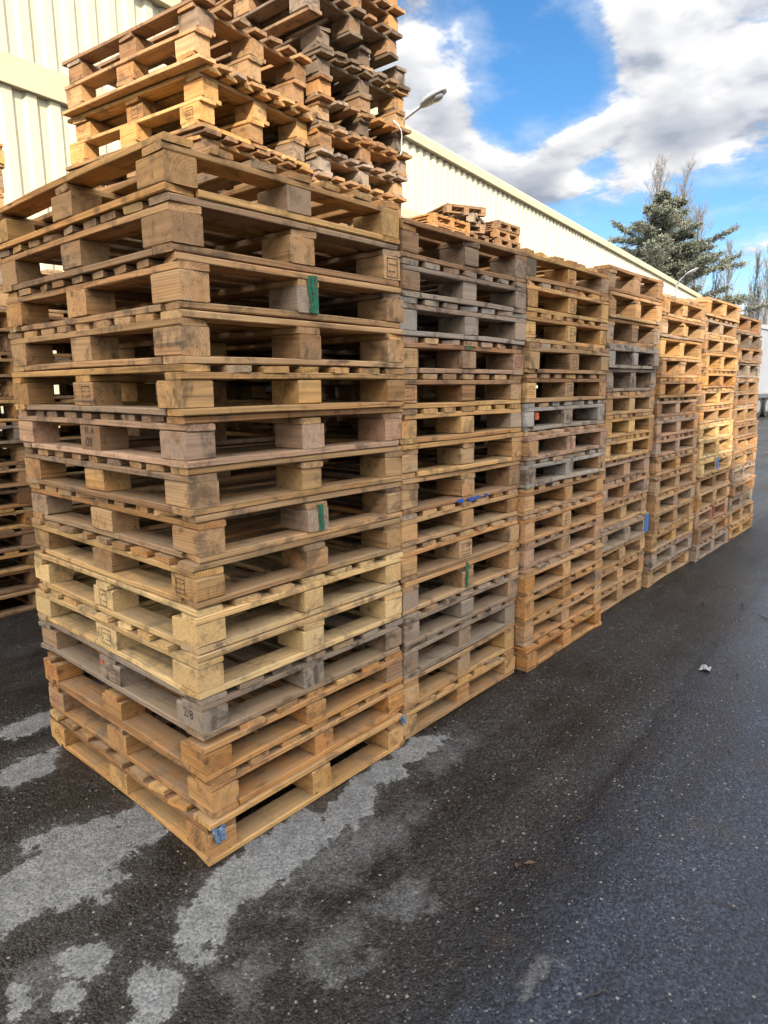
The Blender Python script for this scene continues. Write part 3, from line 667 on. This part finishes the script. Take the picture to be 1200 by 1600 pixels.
# loose strap hanging from the tallest stack
b_ = MB(); pts = [(2.47 + .05*math.sin(i*.5) + .012*i, 1.31 - .012*math.sin(i*1.1), 3.17 - .024*i) for i in range(9)]
b_.tube(pts, .0045, 5); tag(b_.build('packing_strap', WHITE, smooth=True), 'thin white packing strap dangling from the tallest dark stack', 'strap')

# ------------------------------------------------------------------ lamps
def street_lamp(base, top, head0, head1, label, group='street lamps'):
    root = empty('street_lamp', base); tag(root, label, 'street lamp', group)
    B = Vector(base)
    p = MB(); t = Vector(top) - B; p.tube([(0, 0, 0), (0, 0, t.z*.5), (t.x, t.y, t.z)], [.075, .06, .04], 10); p.build('pole', STEEL, root, True)
    h0, h1 = Vector(head0) - B, Vector(head1) - B
    a = MB(); a.tube([t, t.lerp(h0, .4) + Vector((0, 0, .06)), h0, h0.lerp(h1, .2)], [.032, .03, .028, .03], 8); a.build('arm', STEEL, root, True)
    d = (h1-h0); L = d.length; d = d/L; s = d.cross(Vector((0, 0, 1))).normalized(); upv = s.cross(d)
    v = []; f = []; n = 10; m_ = 8
    for i in range(m_+1):
        tt = i/m_; w = .165*math.sin(math.pi*min(1, .10 + .82*tt))**.6; hh = .075*math.sin(math.pi*min(1, .14 + .80*tt))**.7
        for j in range(n):
            an = 2*math.pi*j/n; zz = math.sin(an); v.append(tuple(h0 + d*L*tt + s*w*math.cos(an) + upv*hh*(zz if zz > 0 else zz*.45)))
    for i in range(m_):
        for j in range(n): f.append((i*n+j, i*n+(j+1) % n, (i+1)*n+(j+1) % n, (i+1)*n+j))
    f += [tuple(reversed(range(n))), tuple(m_*n+j for j in range(n))]
    hd = mesh_obj('lamp_head', pydata('lamp_head', v, f, plain('lamp_housing', (0.36, 0.37, 0.38), 0.45, .1), True), root)
    v = []; f = []
    for i in range(5):
        for j in range(8):
            an = 2*math.pi*j/8; r = math.cos(i/4*math.pi/2)
            v.append(tuple(h0 + d*L*(.62 + .24*r*math.cos(an)) + s*.105*r*math.sin(an) - upv*(.030 + .045*math.sin(i/4*math.pi/2))))
    for i in range(4):
        for j in range(8): f.append((i*8+j, i*8+(j+1) % 8, (i+1)*8+(j+1) % 8, (i+1)*8+j))
    mesh_obj('lens', pydata('lens', v, f, plain('lamp_lens', (0.30, 0.31, 0.32), 0.15, .0), True), hd)
street_lamp((7.40, 6.05, 0), (7.48, 5.92, 5.22), (7.80, 5.25, 5.74), (7.985, 4.90, 5.93), 'grey street lamp head reaching out from behind the tallest stack')
street_lamp((31.0, 8.95, 0), (31.0, 8.85, 5.85), (31.05, 8.55, 6.22), (31.1, 8.02, 6.48), 'distant pale street lamp in front of the cedar')

# ------------------------------------------------------------------ trailer and the stacks behind it
CURT = plain('trailer_curtain', (0.30, 0.315, 0.34), 0.5, var=.08, scale=1.5); RUB = plain('tyre_rubber', (0.02, 0.02, 0.02), .8); CHS = plain('chassis_black', (0.03, 0.03, 0.035), .5)
tr = empty('semi_trailer', (30.6, 5.35, 0), R(-3)); tag(tr, 'light grey curtain-sided trailer parked beyond the far end of the row', 'trailer')
v = []; f = []; n = 90; L = 13.0
for i in range(n+1):
    x = L*i/n; y = .018*math.sin(i*1.9) + .012*math.sin(i*.7); v += [(x, y, 1.05), (x, y*.3, 3.75)]
for i in range(n): f.append((2*i, 2*i+2, 2*i+3, 2*i+1))
cu_ = mesh_obj('curtain', pydata('curtain', v, f, CURT), tr)
b_ = MB()
for i in range(44): b_.box(.1+i*.295, .1+i*.295+.045, -.03, -.02, .86, 1.06)
b_.build('curtain_straps', CURT, cu_)
b_ = MB(); b_.box(0, L, .03, 2.5, 1.02, 3.74); b_.build('body', plain('trailer_body', (0.3, 0.31, 0.33), .5), tr)
b_ = MB(); b_.box(-.04, L+.04, -.06, 2.56, 3.75, 3.92); b_.build('roof_rail', plain('rail_alu', (0.42, 0.43, 0.45), .4, .3), tr)
b_ = MB(); b_.box(.0, L, -.02, 2.5, .88, 1.018); b_.build('side_rail', CHS, tr)
b_ = MB(); b_.box(.2, L-.2, .75, 1.75, .62, .86); b_.build('chassis', CHS, tr)
for x in (1.2, 2.5, 3.8):
    for y in (.18, 2.32):
        b_ = MB(); b_.tube([(x, y-.17, .5), (x, y+.17, .5)], .5, 20); w_ = b_.build('wheel', RUB, tr)
        b_ = MB(); b_.tube([(x, y-.175, .5), (x, y+.175, .5)], .27, 14); b_.build('rim', STEEL, w_)
for y in (.35, 2.1):
    b_ = MB(); b_.box(9.2, 9.34, y, y+.14, .03, .9); b_.box(9.12, 9.42, y-.06, y+.2, 0, .04); b_.build('landing_leg', CHS, tr)
for x in (.15, .55): 
    b_ = MB(); b_.box(x, x+.09, .0, .09, .12, .9); b_.build('rear_post', CHS, tr)
for (x, y, n) in [(40.2, 8.6, 36)]:
    for lv in range(n):
        i = n-1-lv; t = rng.choice(['dark', 'dark', 'brown'])
        simple_pallet(x + rng.uniform(-.03, .03), y + rng.uniform(-.03, .03), lv*.1442, t, plabel(t, i, n, 'far stack behind the trailer'), 'pallets in the distant stacks', 1.0, 1.2, R(rng.uniform(-1, 1)), seed=8800+lv)

# ------------------------------------------------------------------ trees
BARK = plain('bark', (0.115, 0.095, 0.080), .9, var=.3, scale=3); TWIG = plain('bare_twigs', (0.150, 0.142, 0.138), .9, var=.2, scale=2)
def needle_material():
    m, g, b = new_mat('cedar_needles')
    geo = g.n('ShaderNodeNewGeometry'); r = g.noise(geo.outputs['Position'], 1.6, 3); r2 = g.noise(geo.outputs['Position'], 14.0, 2)
    c = g.mix(g.ramp(r, .3, .7), (0.100, 0.115, 0.082, 1), (0.235, 0.240, 0.178, 1)); c = g.vm('SCALE', c, g.ramp(r2, .3, .7, .7, 1.35))
    g.put(b.inputs['Base Color'], c); b.inputs['Roughness'].default_value = .7
    return m
NEEDLE = needle_material()
def bare_tree(x, y, H, seed, label, spread=.22, name='bare_poplar', stems=1, z0=0.18):
    q = random.Random(seed); root = empty(name, (x, y, 0)); tag(root, label, 'tree', 'bare winter trees beyond the warehouse')
    tk = MB(); cr = MB()
    def bend(p, d, L, n, wob):
        pts = [p.copy()]
        for i in range(n):
            d = (d + Vector((q.uniform(-wob, wob), q.uniform(-wob, wob), .10))).normalized(); p = p + d*(L/n); pts.append(p.copy())
        return pts, d
    for s in range(stems):
        d0 = Vector((q.uniform(-.12, .12), q.uniform(-.12, .12), 1)).normalized() if stems > 1 else Vector((0, 0, 1))
        h = H*(1 if s == 0 else q.uniform(.72, .98))
        pts, _ = bend(Vector((q.uniform(-.3, .3)*(stems > 1), q.uniform(-.3, .3)*(stems > 1), 0)), d0, h, 10, .05)
        r0 = .012*h
        tk.tube(pts, [r0*(1-.93*i/10) + .008 for i in range(11)], 6)
        for k in range(int(h*5.2)):
            t = q.uniform(z0, .97); i = min(int(t*10), 9); p = pts[i].lerp(pts[i+1], t*10-i)
            a = q.uniform(0, 6.283); d = Vector((math.cos(a)*spread*1.8, math.sin(a)*spread*1.8, 1)).normalized()
            L = h*(.30*(1-t)+.07)*q.uniform(.7, 1.25); bp, bd = bend(p, d, L, 4, .16)
            cr.tube(bp, [.035*(1-t)+.014, .02*(1-t)+.012, .011, .009, .006], 3, False)
            for m_ in range(10):
                tt = q.uniform(.2, 1); ii = min(int(tt*4), 3); pp = bp[ii].lerp(bp[ii+1], tt*4-ii)
                a = q.uniform(0, 6.283); d2 = Vector((math.cos(a)*.5, math.sin(a)*.5, 1)).normalized(); tp, _ = bend(pp, d2, L*q.uniform(.2, .45), 2, .2)
                cr.tube(tp, [.012, .010, .007], 3, False)
    tk.build('trunk', BARK, root, True); cr.build('crown', TWIG, root)
bare_tree(53.4, 18.7, 17.6, 1, 'tall bare poplar whose crown rises left behind the cedar')
bare_tree(54.4, 16.9, 17.2, 2, 'tall bare poplar whose crown rises right behind the cedar')
bare_tree(55.4, 15.6, 14.9, 8, 'shorter bare tree at the right shoulder of the cedar')
bare_tree(56.1, 13.5, 12.0, 3, 'bare slender tree right of the cedar', .16)
bare_tree(57.6, 14.6, 10.6, 9, 'low bare tree just right of the cedar', .3)
bare_tree(56.7, 11.4, 11.6, 4, 'bare many-stemmed tree at the right edge of the picture', .14, stems=4)
bare_tree(58.0, 8.6, 12.6, 5, 'bare tree beyond the right edge above the trailer', .16, stems=2)

def cedar(x, y, H, seed, label):
    q = random.Random(seed); root = empty('cedar_tree', (x, y, 0)); tag(root, label, 'tree')
    tk = MB(); tk.tube([(0, 0, 0), (.05, 0, H*.4), (-.06, .05, H*.75), (.02, 0, H)], [.34, .26, .12, .02], 9); tk.build('trunk', BARK, root, True)
    limbs = MB(); V = []; Fc = []
    def tuft(p, d, s):
        for k in range(4):
            a = Vector((q.gauss(0, 1), q.gauss(0, 1), q.gauss(0, .55))).normalized(); a = (a + d*.9).normalized(); b = a.cross(Vector((q.gauss(0, 1), q.gauss(0, 1), q.gauss(0, 1)))).normalized()
            L = s*q.uniform(.6, 1.3); w = s*.26; i = len(V)
            p = p + Vector((q.gauss(0, .05), q.gauss(0, .05), q.gauss(0, .045)))
            V.extend([tuple(p-b*w), tuple(p+b*w), tuple(p+a*L+b*w*.35), tuple(p+a*L-b*w*.35)]); Fc.append((i, i+1, i+2, i+3))
    z = H*.20
    while z < H*.985:
        t = z/H
        prof = 6.9*(1-t)**.72 + .2
        for k in range(q.randint(3, 5) if t < .9 else 3):
            a = q.uniform(0, 6.283); L = prof*q.choice([.45, .7, .9, 1.0, 1.2])*q.uniform(.85, 1.1); rise = q.uniform(.15, .55) if t > .5 else q.uniform(-.02, .34)
            p = Vector((0, 0, z)); pts = [p]; n = 7; d = Vector((math.cos(a), math.sin(a), rise)).normalized()
            for i in range(n):
                d = (d + Vector((q.uniform(-.1, .1), q.uniform(-.1, .1), q.uniform(-.09, .06)))).normalized(); p = p + d*L/n; pts.append(p)
            limbs.tube(pts, [.055*(1-t)+.02] + [.04*(1-t)*(1-i/n)+.010 for i in range(1, n+1)], 4, False)
            for i in range(1, n+1):
                nb = 10 if i > 1 else 4
                for m_ in range(nb):
                    s_ = (-1)**m_; sd = Vector((-d.y, d.x, 0)).normalized()*s_; bd = (d*.7 + sd*q.uniform(.5, 1.1) + Vector((0, 0, q.uniform(-.10, .32)))).normalized()
                    bl = min(L*.42, 1.05)*(1.2-i/n*.8)*q.uniform(.4, 1.2)
                    q0 = pts[i-1].lerp(pts[i], q.random())
                    for j in range(6): tuft(q0 + bd*bl*(j+1)/6 + Vector((0, 0, q.uniform(-.03, .05))), bd, .125)
                tuft(pts[i], d, .13)
        z += q.uniform(.22, .46)
    limbs.build('limb', BARK, root, True)
    mesh_obj('crown', pydata('crown', V, Fc, NEEDLE), root)
cedar(43.3, 13.9, 13.0, 11, 'blue-green cedar rising behind the far end of the warehouse roof')

# ------------------------------------------------------------------ litter on the asphalt
LEAF = plain('dead_leaf', (0.115, 0.062, 0.034), .7, var=.4, scale=40); TW = plain('wet_twig', (0.055, 0.042, 0.033), .7, var=.3, scale=40)
def leaf(x, y, s, rz, label):
    q = random.Random(int(x*1000)); v = []; f = []; n = 6
    for i in range(n+1):
        t = i/n; w = .42*math.sin(math.pi*(.06+.9*t))**.8; lift = .20*math.sin(t*3.3+q.random()) + .08
        for j, c in enumerate((-1, 0, 1)): v.append(((t-.5)*s, c*w*s*.5 + q.uniform(-.02, .02)*s, (lift + .28*abs(c) + q.uniform(-.04, .04))*s*.6))
    for i in range(n):
        for j in range(2): k = i*3+j; f.append((k, k+3, k+4, k+1))
    zmin = min(p[2] for p in v); v = [(a, b, c-zmin+.001) for a, b, c in v]
    tag(mesh_obj('dead_leaf', pydata('dead_leaf', v, f, LEAF, True), None, (x, y, 0), (0, 0, rz)), label, 'leaf', 'dead leaves on the asphalt')
def twig(x, y, L, rz, label):
    q = random.Random(int(x*777)); b = MB(); r = L*.028
    pts = [(L*(i/5-.5), q.uniform(-.05, .05)*L, r + .002 + abs(q.uniform(0, .02))*L) for i in range(6)]
    b.tube(pts, [r, r, r*.9, r*.8, r*.7, r*.4], 5)
    o = b.build('twig', TW, loc=(x, y, 0)); o.rotation_euler = (0, 0, rz); tag(o, label, 'twig', 'twigs on the asphalt')
leaf(0.631, -0.74, 0.034, 0.5, 'curled brown dead leaf, left one of the pair')
leaf(0.665, -0.767, 0.036, 2.2, 'rusty brown dead leaf, right one of the pair')
leaf(3.73, -0.418, 0.03, 1.0, 'dark dead leaf far up the lane')
leaf(0.984, -0.786, 0.022, 1.0, 'small dark leaf right of the brown pair')
twig(2.629, -0.901, 0.085, 0.3, 'short dark twig near the white scrap')
twig(3.706, -0.796, 0.1, 0.9, 'dark stick at the right edge of the lane')
twig(3.019, -0.584, 0.07, 0.2, 'dark twig up the lane')
twig(0.884, -1.282, 0.07, 1.9, 'thin dark twig at lower right')
twig(0.358, -1.12, 0.07, 2.6, 'twig near the bottom edge')
twig(1.026, -0.862, 0.035, 0.4, 'tiny twig in the middle of the lane')
twig(1.153, -1.038, 0.04, 0.2, 'tiny twig right of the lane middle')
twig(2.988, -0.298, 0.05, 1.2, 'small twig beside the fourth stack')
twig(1.802, -1.071, 0.05, 0.7, 'small twig below the white scrap')
twig(1.627, 0.244, 0.04, 0.8, 'tiny twig in front of the second stack')
twig(3.904, -0.628, 0.09, 0.4, 'dark twig pair far up the lane')
q = random.Random(5); v = []; f = []
for i in range(5):
    for j in range(5): v.append(((i-2)*.018 + q.uniform(-.006, .006), (j-2)*.013 + q.uniform(-.005, .005), .004 + q.uniform(0, .016)))
for i in range(4):
    for j in range(4): k = i*5+j; f.append((k, k+5, k+6, k+1))
tag(mesh_obj('paper_scrap', pydata('paper_scrap', v, f, plain('dirty_paper', (0.34, 0.34, 0.35), .7, var=.3, scale=60)), None, (2.598, -0.752, 0)), 'crumpled white paper scrap lying on the lane', 'litter')
